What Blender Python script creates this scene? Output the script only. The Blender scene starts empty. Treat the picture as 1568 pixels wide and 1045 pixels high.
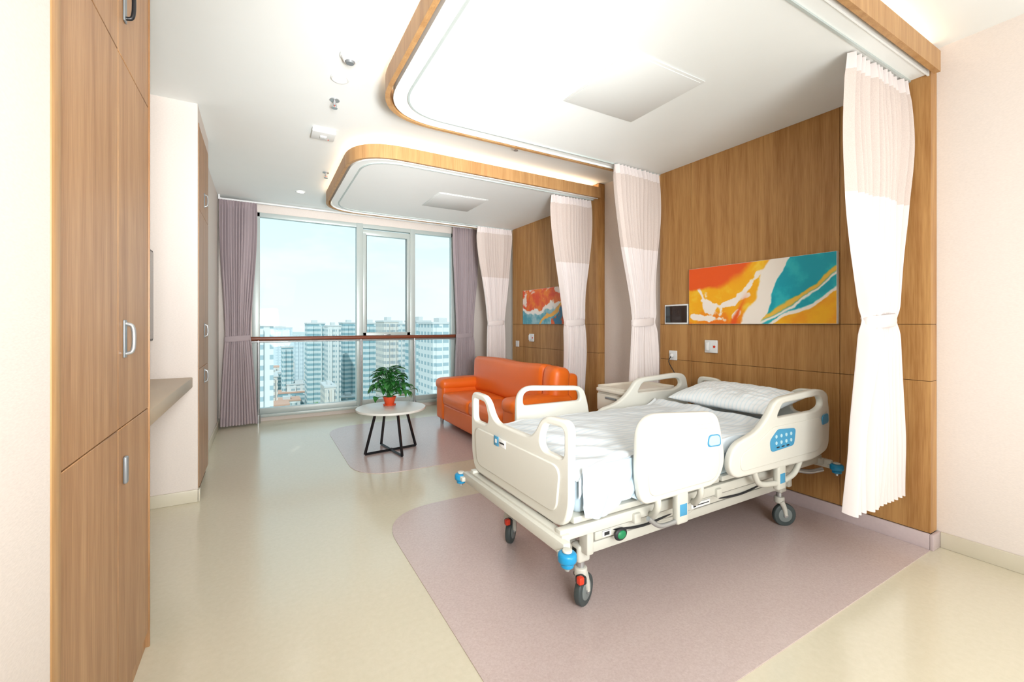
import bpy, bmesh, math, random
from mathutils import Vector, Matrix, noise
random.seed(7)
sc = bpy.context.scene
sc.view_settings.view_transform = 'Standard'
sc.view_settings.look = 'None'
sc.view_settings.exposure = 0.22

# ------------------------------------------------------------------ materials
def lin(c):
    return tuple(((x/255)/12.92 if x/255 <= .04045 else ((x/255+.055)/1.055)**2.4) for x in c)+(1,)
def newmat(name):
    m = bpy.data.materials.new(name); m.use_nodes = True
    nt = m.node_tree
    return m, nt, nt.nodes['Principled BSDF']
def N(nt, t, **kw):
    n = nt.nodes.new(t)
    for k, v in kw.items():
        setattr(n, k, v)
    return n
def plain(name, col, rough=.5, metal=0, var=.03, scale=6, bump=0, bscale=200, spec=.5, coat=0):
    m, nt, b = newmat(name)
    c = lin(col)
    tc = N(nt, 'ShaderNodeTexCoord')
    nz = N(nt, 'ShaderNodeTexNoise'); nz.inputs['Scale'].default_value = scale
    nt.links.new(tc.outputs['Object'], nz.inputs['Vector'])
    mx = N(nt, 'ShaderNodeMix', data_type='RGBA')
    mx.inputs[6].default_value = tuple(max(0, x*(1-var)) for x in c[:3])+(1,)
    mx.inputs[7].default_value = tuple(min(1, x*(1+var)) for x in c[:3])+(1,)
    nt.links.new(nz.outputs['Fac'], mx.inputs[0])
    nt.links.new(mx.outputs[2], b.inputs['Base Color'])
    b.inputs['Roughness'].default_value = rough
    b.inputs['Metallic'].default_value = metal
    b.inputs['Specular IOR Level'].default_value = spec
    b.inputs['Coat Weight'].default_value = coat
    if bump:
        n2 = N(nt, 'ShaderNodeTexNoise'); n2.inputs['Scale'].default_value = bscale
        nt.links.new(tc.outputs['Object'], n2.inputs['Vector'])
        bp = N(nt, 'ShaderNodeBump'); bp.inputs['Strength'].default_value = bump
        bp.inputs['Distance'].default_value = .002
        nt.links.new(n2.outputs['Fac'], bp.inputs['Height'])
        nt.links.new(bp.outputs['Normal'], b.inputs['Normal'])
    return m
def wood(name, ca, cb, rough=.42, sc_=(14, 14, .7)):
    m, nt, b = newmat(name)
    tc = N(nt, 'ShaderNodeTexCoord')
    mp = N(nt, 'ShaderNodeMapping'); mp.inputs['Scale'].default_value = sc_
    nt.links.new(tc.outputs['Object'], mp.inputs['Vector'])
    n1 = N(nt, 'ShaderNodeTexNoise'); n1.inputs['Scale'].default_value = 1.0
    n1.inputs['Detail'].default_value = 5; n1.inputs['Distortion'].default_value = .6
    nt.links.new(mp.outputs[0], n1.inputs['Vector'])
    mp2 = N(nt, 'ShaderNodeMapping'); mp2.inputs['Scale'].default_value = tuple(s*9 for s in sc_)
    nt.links.new(tc.outputs['Object'], mp2.inputs['Vector'])
    n2 = N(nt, 'ShaderNodeTexNoise'); n2.inputs['Scale'].default_value = 1.0; n2.inputs['Detail'].default_value = 3
    nt.links.new(mp2.outputs[0], n2.inputs['Vector'])
    ad = N(nt, 'ShaderNodeMath', operation='MULTIPLY_ADD')
    nt.links.new(n2.outputs['Fac'], ad.inputs[0]); ad.inputs[1].default_value = .6
    nt.links.new(n1.outputs['Fac'], ad.inputs[2])
    cr = N(nt, 'ShaderNodeValToRGB')
    cr.color_ramp.elements[0].position = .55; cr.color_ramp.elements[0].color = lin(ca)
    cr.color_ramp.elements[1].position = .98; cr.color_ramp.elements[1].color = lin(cb)
    nt.links.new(ad.outputs[0], cr.inputs[0])
    nt.links.new(cr.outputs[0], b.inputs['Base Color'])
    b.inputs['Roughness'].default_value = rough
    b.inputs['Specular IOR Level'].default_value = .35
    return m
def emis(name, col, s):
    m, nt, b = newmat(name)
    b.inputs['Base Color'].default_value = lin(col)
    b.inputs['Emission Color'].default_value = lin(col)
    b.inputs['Emission Strength'].default_value = s
    return m
def linen_wall(name, col):
    m, nt, b = newmat(name)
    tc = N(nt, 'ShaderNodeTexCoord')
    mp = N(nt, 'ShaderNodeMapping'); mp.inputs['Scale'].default_value = (60, 60, 180)
    nt.links.new(tc.outputs['Object'], mp.inputs['Vector'])
    n1 = N(nt, 'ShaderNodeTexNoise'); n1.inputs['Scale'].default_value = 1.4; n1.inputs['Detail'].default_value = 4
    nt.links.new(mp.outputs[0], n1.inputs['Vector'])
    cr = N(nt, 'ShaderNodeValToRGB')
    c = lin(col)
    cr.color_ramp.elements[0].position = .3; cr.color_ramp.elements[0].color = tuple(x*.93 for x in c[:3])+(1,)
    cr.color_ramp.elements[1].position = .7; cr.color_ramp.elements[1].color = c
    nt.links.new(n1.outputs['Fac'], cr.inputs[0]); nt.links.new(cr.outputs[0], b.inputs['Base Color'])
    bp = N(nt, 'ShaderNodeBump'); bp.inputs['Strength'].default_value = .25; bp.inputs['Distance'].default_value = .002
    nt.links.new(n1.outputs['Fac'], bp.inputs['Height']); nt.links.new(bp.outputs['Normal'], b.inputs['Normal'])
    b.inputs['Roughness'].default_value = .8
    return m
def floor_mat(name, col, col2, sc_, rough, spec=.6):
    m, nt, b = newmat(name)
    tc = N(nt, 'ShaderNodeTexCoord')
    n1 = N(nt, 'ShaderNodeTexNoise'); n1.inputs['Scale'].default_value = sc_; n1.inputs['Detail'].default_value = 6
    n1.inputs['Roughness'].default_value = .7
    nt.links.new(tc.outputs['Object'], n1.inputs['Vector'])
    cr = N(nt, 'ShaderNodeValToRGB')
    cr.color_ramp.elements[0].position = .3; cr.color_ramp.elements[0].color = lin(col)
    cr.color_ramp.elements[1].position = .7; cr.color_ramp.elements[1].color = lin(col2)
    nt.links.new(n1.outputs['Fac'], cr.inputs[0]); nt.links.new(cr.outputs[0], b.inputs['Base Color'])
    n2 = N(nt, 'ShaderNodeTexNoise'); n2.inputs['Scale'].default_value = 4
    nt.links.new(tc.outputs['Object'], n2.inputs['Vector'])
    bp = N(nt, 'ShaderNodeBump'); bp.inputs['Strength'].default_value = .05; bp.inputs['Distance'].default_value = .01
    nt.links.new(n2.outputs['Fac'], bp.inputs['Height']); nt.links.new(bp.outputs['Normal'], b.inputs['Normal'])
    b.inputs['Roughness'].default_value = rough
    b.inputs['Specular IOR Level'].default_value = spec
    return m
def stripe_mat(name, base, stripe, axis, freq, width=.22, rough=.85, bump=.2):
    m, nt, b = newmat(name)
    tc = N(nt, 'ShaderNodeTexCoord')
    sx = N(nt, 'ShaderNodeSeparateXYZ'); nt.links.new(tc.outputs['Object'], sx.inputs[0])
    mu = N(nt, 'ShaderNodeMath', operation='MULTIPLY'); nt.links.new(sx.outputs[axis], mu.inputs[0]); mu.inputs[1].default_value = freq
    fr = N(nt, 'ShaderNodeMath', operation='FRACT'); nt.links.new(mu.outputs[0], fr.inputs[0])
    lt = N(nt, 'ShaderNodeMath', operation='LESS_THAN'); nt.links.new(fr.outputs[0], lt.inputs[0]); lt.inputs[1].default_value = width
    mx = N(nt, 'ShaderNodeMix', data_type='RGBA'); mx.inputs[6].default_value = lin(base); mx.inputs[7].default_value = lin(stripe)
    nt.links.new(lt.outputs[0], mx.inputs[0]); nt.links.new(mx.outputs[2], b.inputs['Base Color'])
    b.inputs['Roughness'].default_value = rough
    n2 = N(nt, 'ShaderNodeTexNoise'); n2.inputs['Scale'].default_value = 300
    nt.links.new(tc.outputs['Object'], n2.inputs['Vector'])
    bp = N(nt, 'ShaderNodeBump'); bp.inputs['Strength'].default_value = bump; bp.inputs['Distance'].default_value = .001
    nt.links.new(n2.outputs['Fac'], bp.inputs['Height']); nt.links.new(bp.outputs['Normal'], b.inputs['Normal'])
    return m
def vcol_mat(name, rough=.5):
    m, nt, b = newmat(name)
    a = N(nt, 'ShaderNodeVertexColor'); a.layer_name = 'Col'
    nt.links.new(a.outputs[0], b.inputs['Base Color']); b.inputs['Roughness'].default_value = rough
    return m
def mesh_fabric(name, col, alpha):
    m, nt, b = newmat(name)
    b.inputs['Base Color'].default_value = lin(col); b.inputs['Roughness'].default_value = .8
    tr = N(nt, 'ShaderNodeBsdfTransparent'); mx = N(nt, 'ShaderNodeMixShader')
    tc = N(nt, 'ShaderNodeTexCoord')
    nz = N(nt, 'ShaderNodeTexNoise'); nz.inputs['Scale'].default_value = 260
    nt.links.new(tc.outputs['Object'], nz.inputs['Vector'])
    ad = N(nt, 'ShaderNodeMath', operation='MULTIPLY_ADD'); nt.links.new(nz.outputs['Fac'], ad.inputs[0])
    ad.inputs[1].default_value = .3; ad.inputs[2].default_value = alpha-.15
    nt.links.new(ad.outputs[0], mx.inputs[0])
    nt.links.new(tr.outputs[0], mx.inputs[1]); nt.links.new(b.outputs[0], mx.inputs[2])
    nt.links.new(mx.outputs[0], nt.nodes['Material Output'].inputs[0])
    return m
def glass_mat():
    m, nt, b = newmat('window_glass')
    tr = N(nt, 'ShaderNodeBsdfTransparent'); tr.inputs[0].default_value = (.95, .985, .98, 1)
    gl = N(nt, 'ShaderNodeBsdfGlossy'); gl.inputs['Roughness'].default_value = .02
    mx = N(nt, 'ShaderNodeMixShader'); mx.inputs[0].default_value = .0015
    nt.links.new(tr.outputs[0], mx.inputs[1]); nt.links.new(gl.outputs[0], mx.inputs[2])
    nt.links.new(mx.outputs[0], nt.nodes['Material Output'].inputs[0])
    return m

M = {}
M['wall'] = linen_wall('wallpaper_cream', (232, 222, 214))
M['ceil'] = plain('ceiling_paint', (240, 244, 242), .9, var=.01)
M['ceil2'] = plain('hatch_paint', (226, 229, 227), .8, var=.01)
M['wood'] = wood('oak_wall_panel', (158, 110, 60), (192, 146, 90))
M['woodL'] = wood('oak_wardrobe', (152, 109, 70), (186, 144, 102))
M['woodE'] = wood('oak_edge', (168, 124, 78), (194, 152, 102))
M['gap'] = plain('dark_gap', (80, 56, 34), .9)
M['floor'] = floor_mat('vinyl_cream', (214, 206, 182), (221, 213, 191), 40, .17, .8)
M['pink'] = floor_mat('vinyl_pink', (194, 174, 169), (212, 195, 191), 110, .22, .6)
M['base'] = plain('baseboard_cream', (216, 209, 189), .35)
M['basep'] = plain('baseboard_pink', (198, 182, 182), .4, scale=60, var=.06)
M['alu'] = plain('window_frame_grey', (190, 200, 197), .35, .1)
M['alud'] = plain('window_gasket', (120, 130, 128), .5)
M['glass'] = glass_mat()
M['rail'] = plain('handrail_brown', (128, 66, 42), .35)
M['steel'] = plain('brushed_steel', (180, 183, 184), .3, .7)
M['grey'] = plain('grey_handle', (140, 145, 148), .4, .4)
M['black'] = plain('black_metal', (22, 24, 28), .35)
M['screen'] = plain('screen_glass', (52, 44, 42), .1)
M['white'] = plain('white_plastic', (232, 234, 234), .35, var=.01)
M['bedpl'] = plain('bed_plastic', (217, 216, 206), .32, var=.01)
M['bedfr'] = plain('bed_frame_paint', (204, 203, 192), .35, var=.02)
M['bedgr'] = plain('bed_grey', (120, 124, 124), .4)
M['tyre'] = plain('tyre_grey', (62, 72, 72), .5)
M['hub'] = plain('hub_grey', (120, 128, 126), .5)
M['blue'] = plain('bumper_blue', (20, 140, 190), .35)
M['lblue'] = plain('label_blue', (70, 150, 190), .4)
M['pale'] = plain('label_pale', (180, 214, 224), .4)
M['green'] = plain('pedal_green', (20, 130, 80), .4)
M['red'] = plain('pedal_red', (220, 60, 30), .4)
M['dark'] = plain('dark_plastic', (36, 38, 40), .5)
M['orange'] = plain('orange_leather', (238, 112, 28), .38, var=.05, bump=.25, bscale=90)
M['sheet'] = plain('sheet_pale_blue', (190, 210, 222), .85, var=.02, bump=.1)
M['quilt'] = stripe_mat('quilt_stripe', (224, 229, 232), (210, 220, 227), 'Y', 28, .3)
M['pillow'] = stripe_mat('pillow_stripe', (238, 242, 244), (224, 235, 240), 'Y', 36, .3)
M['curt'] = plain('curtain_white', (232, 223, 220), .85, var=.02, bump=.15, bscale=400)
M['cmesh'] = mesh_fabric('curtain_mesh', (224, 210, 202), .90)
M['wcurt'] = plain('curtain_mauve', (174, 160, 164), .85, var=.03, bump=.15, bscale=400)
M['tabletop'] = plain('tabletop_white', (222, 222, 216), .25)
M['pot'] = plain('terracotta_pot', (214, 78, 40), .4)
M['soil'] = plain('soil', (60, 40, 28), .9)
M['leaf'] = plain('leaf_green', (34, 100, 36), .4, var=.4, scale=9)
M['lamp'] = emis('lamp_disc', (255, 250, 240), 2)
M['led'] = emis('led_strip', (255, 222, 190), 7.5)
M['cab'] = plain('cabinet_cream', (222, 214, 200), .4)
M['desk'] = plain('desk_laminate', (184, 164, 138), .4)
M['art'] = vcol_mat('canvas_print', .5)

# ------------------------------------------------------------------ builder
def round_poly(pts, rs, n=6, closed=True):
    out = []; L = len(pts)
    if not isinstance(rs, (list, tuple)): rs = [rs]*L
    for i, p in enumerate(pts):
        p = Vector(p).to_2d() if len(p) > 2 else Vector(p)
        r = rs[i]
        if (not closed and i in (0, L-1)) or r <= 0:
            out.append(tuple(p)); continue
        a = Vector(pts[i-1]); b = Vector(pts[(i+1) % L])
        da = (a-p); db = (b-p)
        ra = min(r, da.length*.49); rb = min(r, db.length*.49)
        q0 = p+da.normalized()*ra; q1 = p+db.normalized()*rb
        for k in range(n+1):
            t = k/n
            q = q0*(1-t)**2+p*2*t*(1-t)+q1*t*t
            out.append((q.x, q.y))
    return out
def catmull(pts, n=8):
    P = [Vector(p) for p in pts]
    P = [P[0]*2-P[1]]+P+[P[-1]*2-P[-2]]
    out = []
    for i in range(1, len(P)-2):
        for k in range(n):
            t = k/n
            a, b, c, d = P[i-1], P[i], P[i+1], P[i+2]
            out.append(.5*((2*b)+(c-a)*t+(2*a-5*b+4*c-d)*t*t+(3*b-a-3*c+d)*t**3))
    out.append(P[-2]); return out
XZ = lambda y: Matrix(((1, 0, 0, 0), (0, 0, -1, y), (0, 1, 0, 0), (0, 0, 0, 1)))
YZ = lambda x: Matrix(((0, 0, 1, x), (1, 0, 0, 0), (0, 1, 0, 0), (0, 0, 0, 1)))
XY = lambda z: Matrix.Translation((0, 0, z))
class B:
    def __init__(s, name):
        s.name = name; s.bm = bmesh.new(); s.mats = []
    def mi(s, m):
        if m not in s.mats: s.mats.append(m)
        return s.mats.index(m)
    def merge(s, tb, m, mat=None):
        k = s.mi(M[m])
        for f in tb.faces: f.material_index = k; f.smooth = True
        if mat is not None: tb.transform(mat)
        me = bpy.data.meshes.new('t'); tb.to_mesh(me); tb.free()
        s.bm.from_mesh(me); bpy.data.meshes.remove(me)
    def box(s, lo, hi, m, bev=0, seg=2, rot=None, pre=None):
        tb = bmesh.new(); bmesh.ops.create_cube(tb, size=1)
        lo = Vector(lo); hi = Vector(hi); c = (lo+hi)/2; d = hi-lo
        tb.transform(Matrix.Diagonal((d.x, d.y, d.z, 1)))
        if bev: bmesh.ops.bevel(tb, geom=tb.edges[:], offset=min(bev, min(abs(d.x), abs(d.y), abs(d.z))*.49), segments=seg, profile=.5, affect='EDGES', clamp_overlap=True)
        mt = Matrix.Translation(c)
        if rot: mt = mt @ Matrix.Rotation(rot[2], 4, 'Z') @ Matrix.Rotation(rot[1], 4, 'Y') @ Matrix.Rotation(rot[0], 4, 'X')
        s.merge(tb, m, mt)
    def soft(s, lo, hi, m, bev, puff=.0, n=10):
        tb = bmesh.new(); bmesh.ops.create_cube(tb, size=1)
        lo = Vector(lo); hi = Vector(hi); c = (lo+hi)/2; d = hi-lo
        tb.transform(Matrix.Diagonal((d.x, d.y, d.z, 1)))
        bmesh.ops.bevel(tb, geom=tb.edges[:], offset=bev, segments=4, profile=.5, affect='EDGES')
        bmesh.ops.subdivide_edges(tb, edges=[e for e in tb.edges if e.calc_length() > bev*1.3], cuts=n, use_grid_fill=True)
        for v in tb.verts:
            u = [abs(v.co[i])/(d[i]/2) for i in range(3)]
            for i in range(3):
                if u[i] > .75:
                    j, k = [q for q in range(3) if q != i]
                    w = max(0, 1-u[j]**2)*max(0, 1-u[k]**2)
                    v.co[i] += math.copysign(puff*w, v.co[i])
            p = v.co+c
            v.co += Vector((0, 0, 1))*noise.noise(p*7)*puff*.15
        s.merge(tb, m, Matrix.Translation(c))
    def cyl(s, p0, p1, r, m, r2=None, seg=24, bev=0):
        p0 = Vector(p0); p1 = Vector(p1); d = p1-p0
        tb = bmesh.new()
        bmesh.ops.create_cone(tb, cap_ends=True, segments=seg, radius1=r, radius2=r if r2 is None else r2, depth=d.length)
        if bev:
            es = [e for e in tb.edges if abs(e.verts[0].co.z-e.verts[1].co.z) < 1e-5]
            bmesh.ops.bevel(tb, geom=es, offset=bev, segments=3, profile=.5, affect='EDGES')
        q = Vector((0, 0, 1)).rotation_difference(d.normalized())
        s.merge(tb, m, Matrix.Translation((p0+p1)/2) @ q.to_matrix().to_4x4())
    def ball(s, c, r, m, sc_=(1, 1, 1)):
        tb = bmesh.new(); bmesh.ops.create_uvsphere(tb, u_segments=24, v_segments=12, radius=r)
        s.merge(tb, m, Matrix.Translation(c) @ Matrix.Diagonal((*sc_, 1)))
    def torus(s, c, R, r, m, axis=(0, 0, 1), sc_=(1, 1, 1)):
        tb = bmesh.new(); rows = []
        for i in range(28):
            a = 2*math.pi*i/28
            rows.append([tb.verts.new(((R+r*math.cos(t))*math.cos(a), (R+r*math.cos(t))*math.sin(a), r*math.sin(t))) for t in [2*math.pi*k/10 for k in range(10)]])
        for i in range(28):
            for k in range(10):
                tb.faces.new((rows[i][k], rows[(i+1) % 28][k], rows[(i+1) % 28][(k+1) % 10], rows[i][(k+1) % 10]))
        q = Vector((0, 0, 1)).rotation_difference(Vector(axis))
        s.merge(tb, m, Matrix.Translation(c) @ Matrix.Diagonal((*sc_, 1)) @ q.to_matrix().to_4x4())
    def tube(s, pts, r, m, seg=10, smooth=True, n=8):
        P = catmull(pts, n) if smooth and len(pts) > 2 else [Vector(p) for p in pts]
        tb = bmesh.new(); rows = []
        t0 = (P[1]-P[0]).normalized(); up = Vector((0, 0, 1)) if abs(t0.z) < .9 else Vector((1, 0, 0))
        nrm = t0.cross(up).normalized()
        for i, p in enumerate(P):
            t = (P[min(i+1, len(P)-1)]-P[max(i-1, 0)]).normalized()
            nrm = (nrm-t*nrm.dot(t)).normalized(); bn = t.cross(nrm)
            rr = r(i/(len(P)-1)) if callable(r) else r
            rows.append([tb.verts.new(p+(nrm*math.cos(2*math.pi*k/seg)+bn*math.sin(2*math.pi*k/seg))*rr) for k in range(seg)])
        for i in range(len(P)-1):
            for k in range(seg):
                tb.faces.new((rows[i][k], rows[i][(k+1) % seg], rows[i+1][(k+1) % seg], rows[i+1][k]))
        tb.faces.new(rows[0][::-1]); tb.faces.new(rows[-1])
        bmesh.ops.recalc_face_normals(tb, faces=tb.faces[:])
        s.merge(tb, m)
    def plate(s, outline, holes, th, mat, m, bev=.004):
        cu = bpy.data.curves.new('c', 'CURVE'); cu.dimensions = '2D'; cu.fill_mode = 'BOTH'
        cu.extrude = max(th/2-bev, .0001); cu.bevel_depth = bev; cu.bevel_resolution = 2; cu.offset = -bev
        for pl in [outline]+list(holes):
            sp = cu.splines.new('POLY'); sp.points.add(len(pl)-1)
            for i, p in enumerate(pl): sp.points[i].co = (p[0], p[1], 0, 1)
            sp.use_cyclic_u = True
        ob = bpy.data.objects.new('c', cu); sc.collection.objects.link(ob)
        bpy.context.view_layer.update()
        dg = bpy.context.evaluated_depsgraph_get()
        me = bpy.data.meshes.new_from_object(ob.evaluated_get(dg))
        tb = bmesh.new(); tb.from_mesh(me)
        bpy.data.objects.remove(ob); bpy.data.curves.remove(cu); bpy.data.meshes.remove(me)
        s.merge(tb, m, mat)
    def strip(s, path, z0, z1, th, m, closed=False):
        P = [Vector(p) for p in path]; n = len(P); tb = bmesh.new(); rows = []
        for i in range(n):
            if closed: a, b = P[i-1], P[(i+1) % n]
            else: a, b = P[max(i-1, 0)], P[min(i+1, n-1)]
            d1 = (P[i]-a).normalized() if (P[i]-a).length > 1e-6 else (b-P[i]).normalized()
            d2 = (b-P[i]).normalized() if (b-P[i]).length > 1e-6 else d1
            t = (d1+d2).normalized(); nn = Vector((-t.y, t.x)); k = th/max(.3, t.dot(d1))
            q = P[i]+nn*k; p = P[i]
            rows.append([tb.verts.new((p.x, p.y, z0)), tb.verts.new((p.x, p.y, z1)), tb.verts.new((q.x, q.y, z1)), tb.verts.new((q.x, q.y, z0))])
        for i in range(n if closed else n-1):
            r0, r1 = rows[i], rows[(i+1) % n]
            for k in range(4): tb.faces.new((r0[k], r0[(k+1) % 4], r1[(k+1) % 4], r1[k]))
        if not closed: tb.faces.new(rows[0]); tb.faces.new(rows[-1][::-1])
        bmesh.ops.recalc_face_normals(tb, faces=tb.faces[:])
        s.merge(tb, m)
    def grid(s, f, nu, nv, m, mf=None):
        V = [[s.bm.verts.new(f(i/nu, j/nv)) for j in range(nv+1)] for i in range(nu+1)]
        k = s.mi(M[m])
        for i in range(nu):
            for j in range(nv):
                fc = s.bm.faces.new((V[i][j], V[i+1][j], V[i+1][j+1], V[i][j+1])); fc.smooth = True
                fc.material_index = k if mf is None else s.mi(M[mf((i+.5)/nu, (j+.5)/nv)])
        return V
    def done(s, angle=38, parent=None):
        me = bpy.data.meshes.new(s.name); s.bm.normal_update()
        co = [v.co for v in s.bm.verts]
        lo = Vector([min(c[i] for c in co) for i in range(3)]); hi = Vector([max(c[i] for c in co) for i in range(3)])
        c = Vector(((lo.x+hi.x)/2, (lo.y+hi.y)/2, lo.z))
        s.bm.transform(Matrix.Translation(-c))
        s.bm.to_mesh(me); s.bm.free()
        for m in s.mats: me.materials.append(m)
        me.set_sharp_from_angle(angle=math.radians(angle))
        o = bpy.data.objects.new(s.name, me); o.location = c
        sc.collection.objects.link(o)
        if parent is not None:
            o.parent = parent; o.matrix_parent_inverse = Matrix.Translation(-Vector(parent.location))
        return o

# ------------------------------------------------------------------ room constants
H = 2.92; WX = 3.44; PX = 3.346; FY = 6.72; BY = -1.8; CZ = 2.75
def simple(name, boxes, m, bev=0):
    b = B(name)
    for lo, hi in boxes: b.box(lo, hi, m, bev)
    return b.done()
simple('floor', [((-1.1, BY-.1, -.1), (3.6, 6.95, 0))], 'floor')
simple('ceiling', [((-1.1, BY-.1, H), (3.6, 6.95, H+.1))], 'ceil')
simple('wall_right', [((WX, BY, 0), (WX+.15, 6.95, H))], 'wall')
simple('wall_back', [((-.55, BY-.1, 0), (WX, BY, H))], 'wall')
simple('wall_left', [((-1.1, BY, 0), (-.39, 1.298, H)), ((-1.1, 2.26, 0), (-1.0, 3.92, H)),
                     ((-1.1, 3.92, 0), (-.402, 3.955, H)), ((-1.1, 4.66, 0), (-.47, 6.95, H)),
                     ((-1.1, 3.955, 2.80), (-.402, 4.66, H))], 'wall')
simple('wall_window', [((-.47, FY, 2.80), (WX, 6.95, H)), ((-.47, FY, 0), (-.10, 6.95, 2.80)), ((2.80, FY, 0), (WX, 6.95, 2.80)),
                       ((-.10, FY, 0), (2.80, 6.95, .08))], 'wall')

# floor inlays + baseboards
def zone(y0, y1, x1=PX):
    return round_poly([(x1, y0), (.70, y0), (.70, y1), (x1, y1)], [0, .42, .42, 0], 12)
for dy in (0, 2.85):
    b = B('floor_inlay'); b.plate([p for p in zone(.96+dy, 3.02+dy, PX-.02)], [], .004, XY(.002), 'pink', .0005); b.done()
    b = B('trim_1' if dy == 0 else 'trim_2')
    b.box((PX-.018, .965+dy, 0), (PX, 2.93+dy, .09), 'basep', .004)
    b.box((PX-.018, .947+dy, 0), (WX, .965+dy, .09), 'basep', .004)
    b.done()
simple('baseboard_right', [((WX-.015, BY, 0), (WX, .947, .09)), ((WX-.015, 2.93, 0), (WX, 3.79, .09)), ((WX-.015, 5.78, 0), (WX, FY, .09))], 'base', .004)
simple('baseboard_left', [((-.39, BY, 0), (-.375, 1.298, .09)), ((-1.0, 3.905, 0), (-.39, 3.92, .09)), ((-.405, 3.905, 0), (-.387, 3.95, .09)),
                          ((-.47, 4.66, 0), (-.455, FY, .09)), ((-1., 2.26, 0), (-.985, 3.9, .09))], 'base', .004)

# wood wall panels
for dy in (0, 2.85):
    b = B('wood_wall_panel')
    b.box((PX+.012, .967+dy, .09), (WX-.001, 2.928+dy, H-.002), 'gap')
    ys = [.965+dy, 1.42+dy, 2.58+dy, 2.93+dy]; zs = [.09, .97, 1.3, H-.004]
    for i in range(3):
        for j in range(3):
            b.box((PX, ys[i]+(.0015 if i else 0), zs[j]+.0015), (PX+.014 if i else WX-.002, ys[i+1]-.0015, zs[j+1]-.0015), 'wood', .001, 1)
    b.done()

# canopies
def canopy(dy):
    y0, y1, x0 = .95+dy, 3.04+dy, .69
    R = .42
    def path(ins):
        r = max(.05, R-ins*.8)
        return round_poly([(PX-.002, y0+ins), (x0+ins, y0+ins), (x0+ins, y1-ins), (PX-.002, y1-ins)], [0, r, r, 0], 14, closed=False)
    b = B('ceiling_canopy')
    b.strip(path(0), CZ-.012, CZ+.105, .028, 'woodE')
    b.strip(path(.028), CZ-.012, CZ+.10, .008, 'ceil')
    b.plate(path(.034), [], .02, XY(CZ+.01), 'ceil', .001)
    b.strip(path(.12), CZ+.05, CZ+.075, .03, 'led')
    b.done()
    b = B('curtain_track')
    b.strip(path(.115), CZ-.010, CZ-.0, .012, 'alu'); b.done()
    b = B('access_hatch')
    hx, hy = 1.69, 1.665+dy
    b.box((hx, hy, CZ-.006), (hx+.6, hy+.6, CZ-.001), 'ceil2', .002)
    b.box((hx+.02, hy+.02, CZ-.009), (hx+.58, hy+.58, CZ-.005), 'ceil2', .001)
    b.done()
canopy(0); canopy(2.85)

# ------------------------------------------------------------------ wardrobes
def handle(b, y, z0, z1, x, m='steel'):
    b.box((x, y-.014, z0), (x+.006, y+.014, z1), 'grey', .005, 3)
    b.tube([(x+.004, y, z0+.012), (x+.022, y, z0+.022), (x+.026, y, (z0+z1)/2), (x+.022, y, z1-.022), (x+.004, y, z1-.012)], .006, m)
b = B('built_in_wardrobe')
b.box((-.98, 1.30, .0), (-.412, 2.255, H-.002), 'gap')
b.box((-.98, 1.30, 0), (-.388, 1.352, H-.002), 'woodE', .002)
for (y0, y1) in ((1.355, 1.815), (1.819, 2.247)):
    for (z0, z1) in ((.07, .962), (.966, 2.168), (2.172, H-.006)):
        b.box((-.412, y0, z0), (-.392, y1, z1), 'woodL', .0015, 1)
b.box((-.98, 2.249, 0), (-.388, 2.258, H-.002), 'woodL', .001)
b.box((-.42, 1.352, 0), (-.402, 2.25, .066), 'woodL')
handle(b, 1.885, 1.19, 1.315, -.392)
b.box((-.392, 1.868, .775), (-.380, 1.893, .865), 'grey', .006, 3)
handle(b, 1.885, 2.30, 2.44, -.392, 'black')
b.done()
b = B('built_in_wardrobe')
b.box((-.98, 3.957, 0), (-.422, 4.658, 2.798), 'gap')
b.box((-.98, 3.957, 0), (-.398, 3.975, 2.798), 'woodL', .001)
for (y0, y1) in ((3.978, 4.31), (4.314, 4.655)):
    for (z0, z1) in ((.07, .962), (.966, 2.168), (2.172, 2.795)):
        b.box((-.422, y0, z0), (-.402, y1, z1), 'woodL', .0015, 1)
for z in (.82, 1.19, 2.25): handle(b, 4.33, z, z+.12, -.402)
b.done()
b = B('wall_desk')
b.box((-.998, 2.262, .84), (-.43, 3.903, .915), 'desk', .006)
b.box((-.998, 2.262, .70), (-.975, 3.903, .84), 'woodL', .002)
b.done()
b = B('wall_television')
b.box((-.66, 2.95, 1.19), (-.62, 3.70, 1.79), 'dark', .008)
b.box((-.622, 2.965, 1.205), (-.617, 3.685, 1.775), 'screen', .001)
b.box((-.664, 2.945, 1.185), (-.645, 3.705, 1.795), 'steel', .004)
b.cyl((-1.0, 3.32, 1.5), (-.66, 3.32, 1.5), .03, 'dark'); b.box((-1., 3.2, 1.35), (-.985, 3.45, 1.65), 'dark')
b.done()

# ------------------------------------------------------------------ window
wx0, wx1 = -.10, 2.80
b = B('window_1')
def bar(x0, x1, z0, z1, y0=6.72, y1=6.80, m='alu', bev=.004): b.box((x0, y0, z0), (x1, y1, z1), m, bev)
bar(wx0, wx1, .08, .17); bar(wx0, wx1, 2.74, 2.80); bar(wx0, wx0+.09, .08, 2.8); bar(wx1-.08, wx1, .08, 2.8)
bar(1.225, 1.315, .08, 2.8, 6.70, 6.82); bar(2.03, 2.11, .08, 2.8, 6.71, 6.81)
bar(wx0, wx1, 1.06, 1.12, 6.73, 6.80)
bar(1.315, 2.03, 2.64, 2.72); bar(1.315, 1.365, 1.12, 2.66, 6.71, 6.79); bar(1.98, 2.03, 1.12, 2.66, 6.71, 6.79)
bar(1.315, 2.03, 1.12, 1.18, 6.71, 6.79); bar(1.62, 1.72, 1.135, 1.15, 6.69, 6.71, 'steel')
for x in (1.37, 1.965): bar(x, x+.008, 1.19, 2.64, 6.735, 6.76, 'alud', 0)
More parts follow.
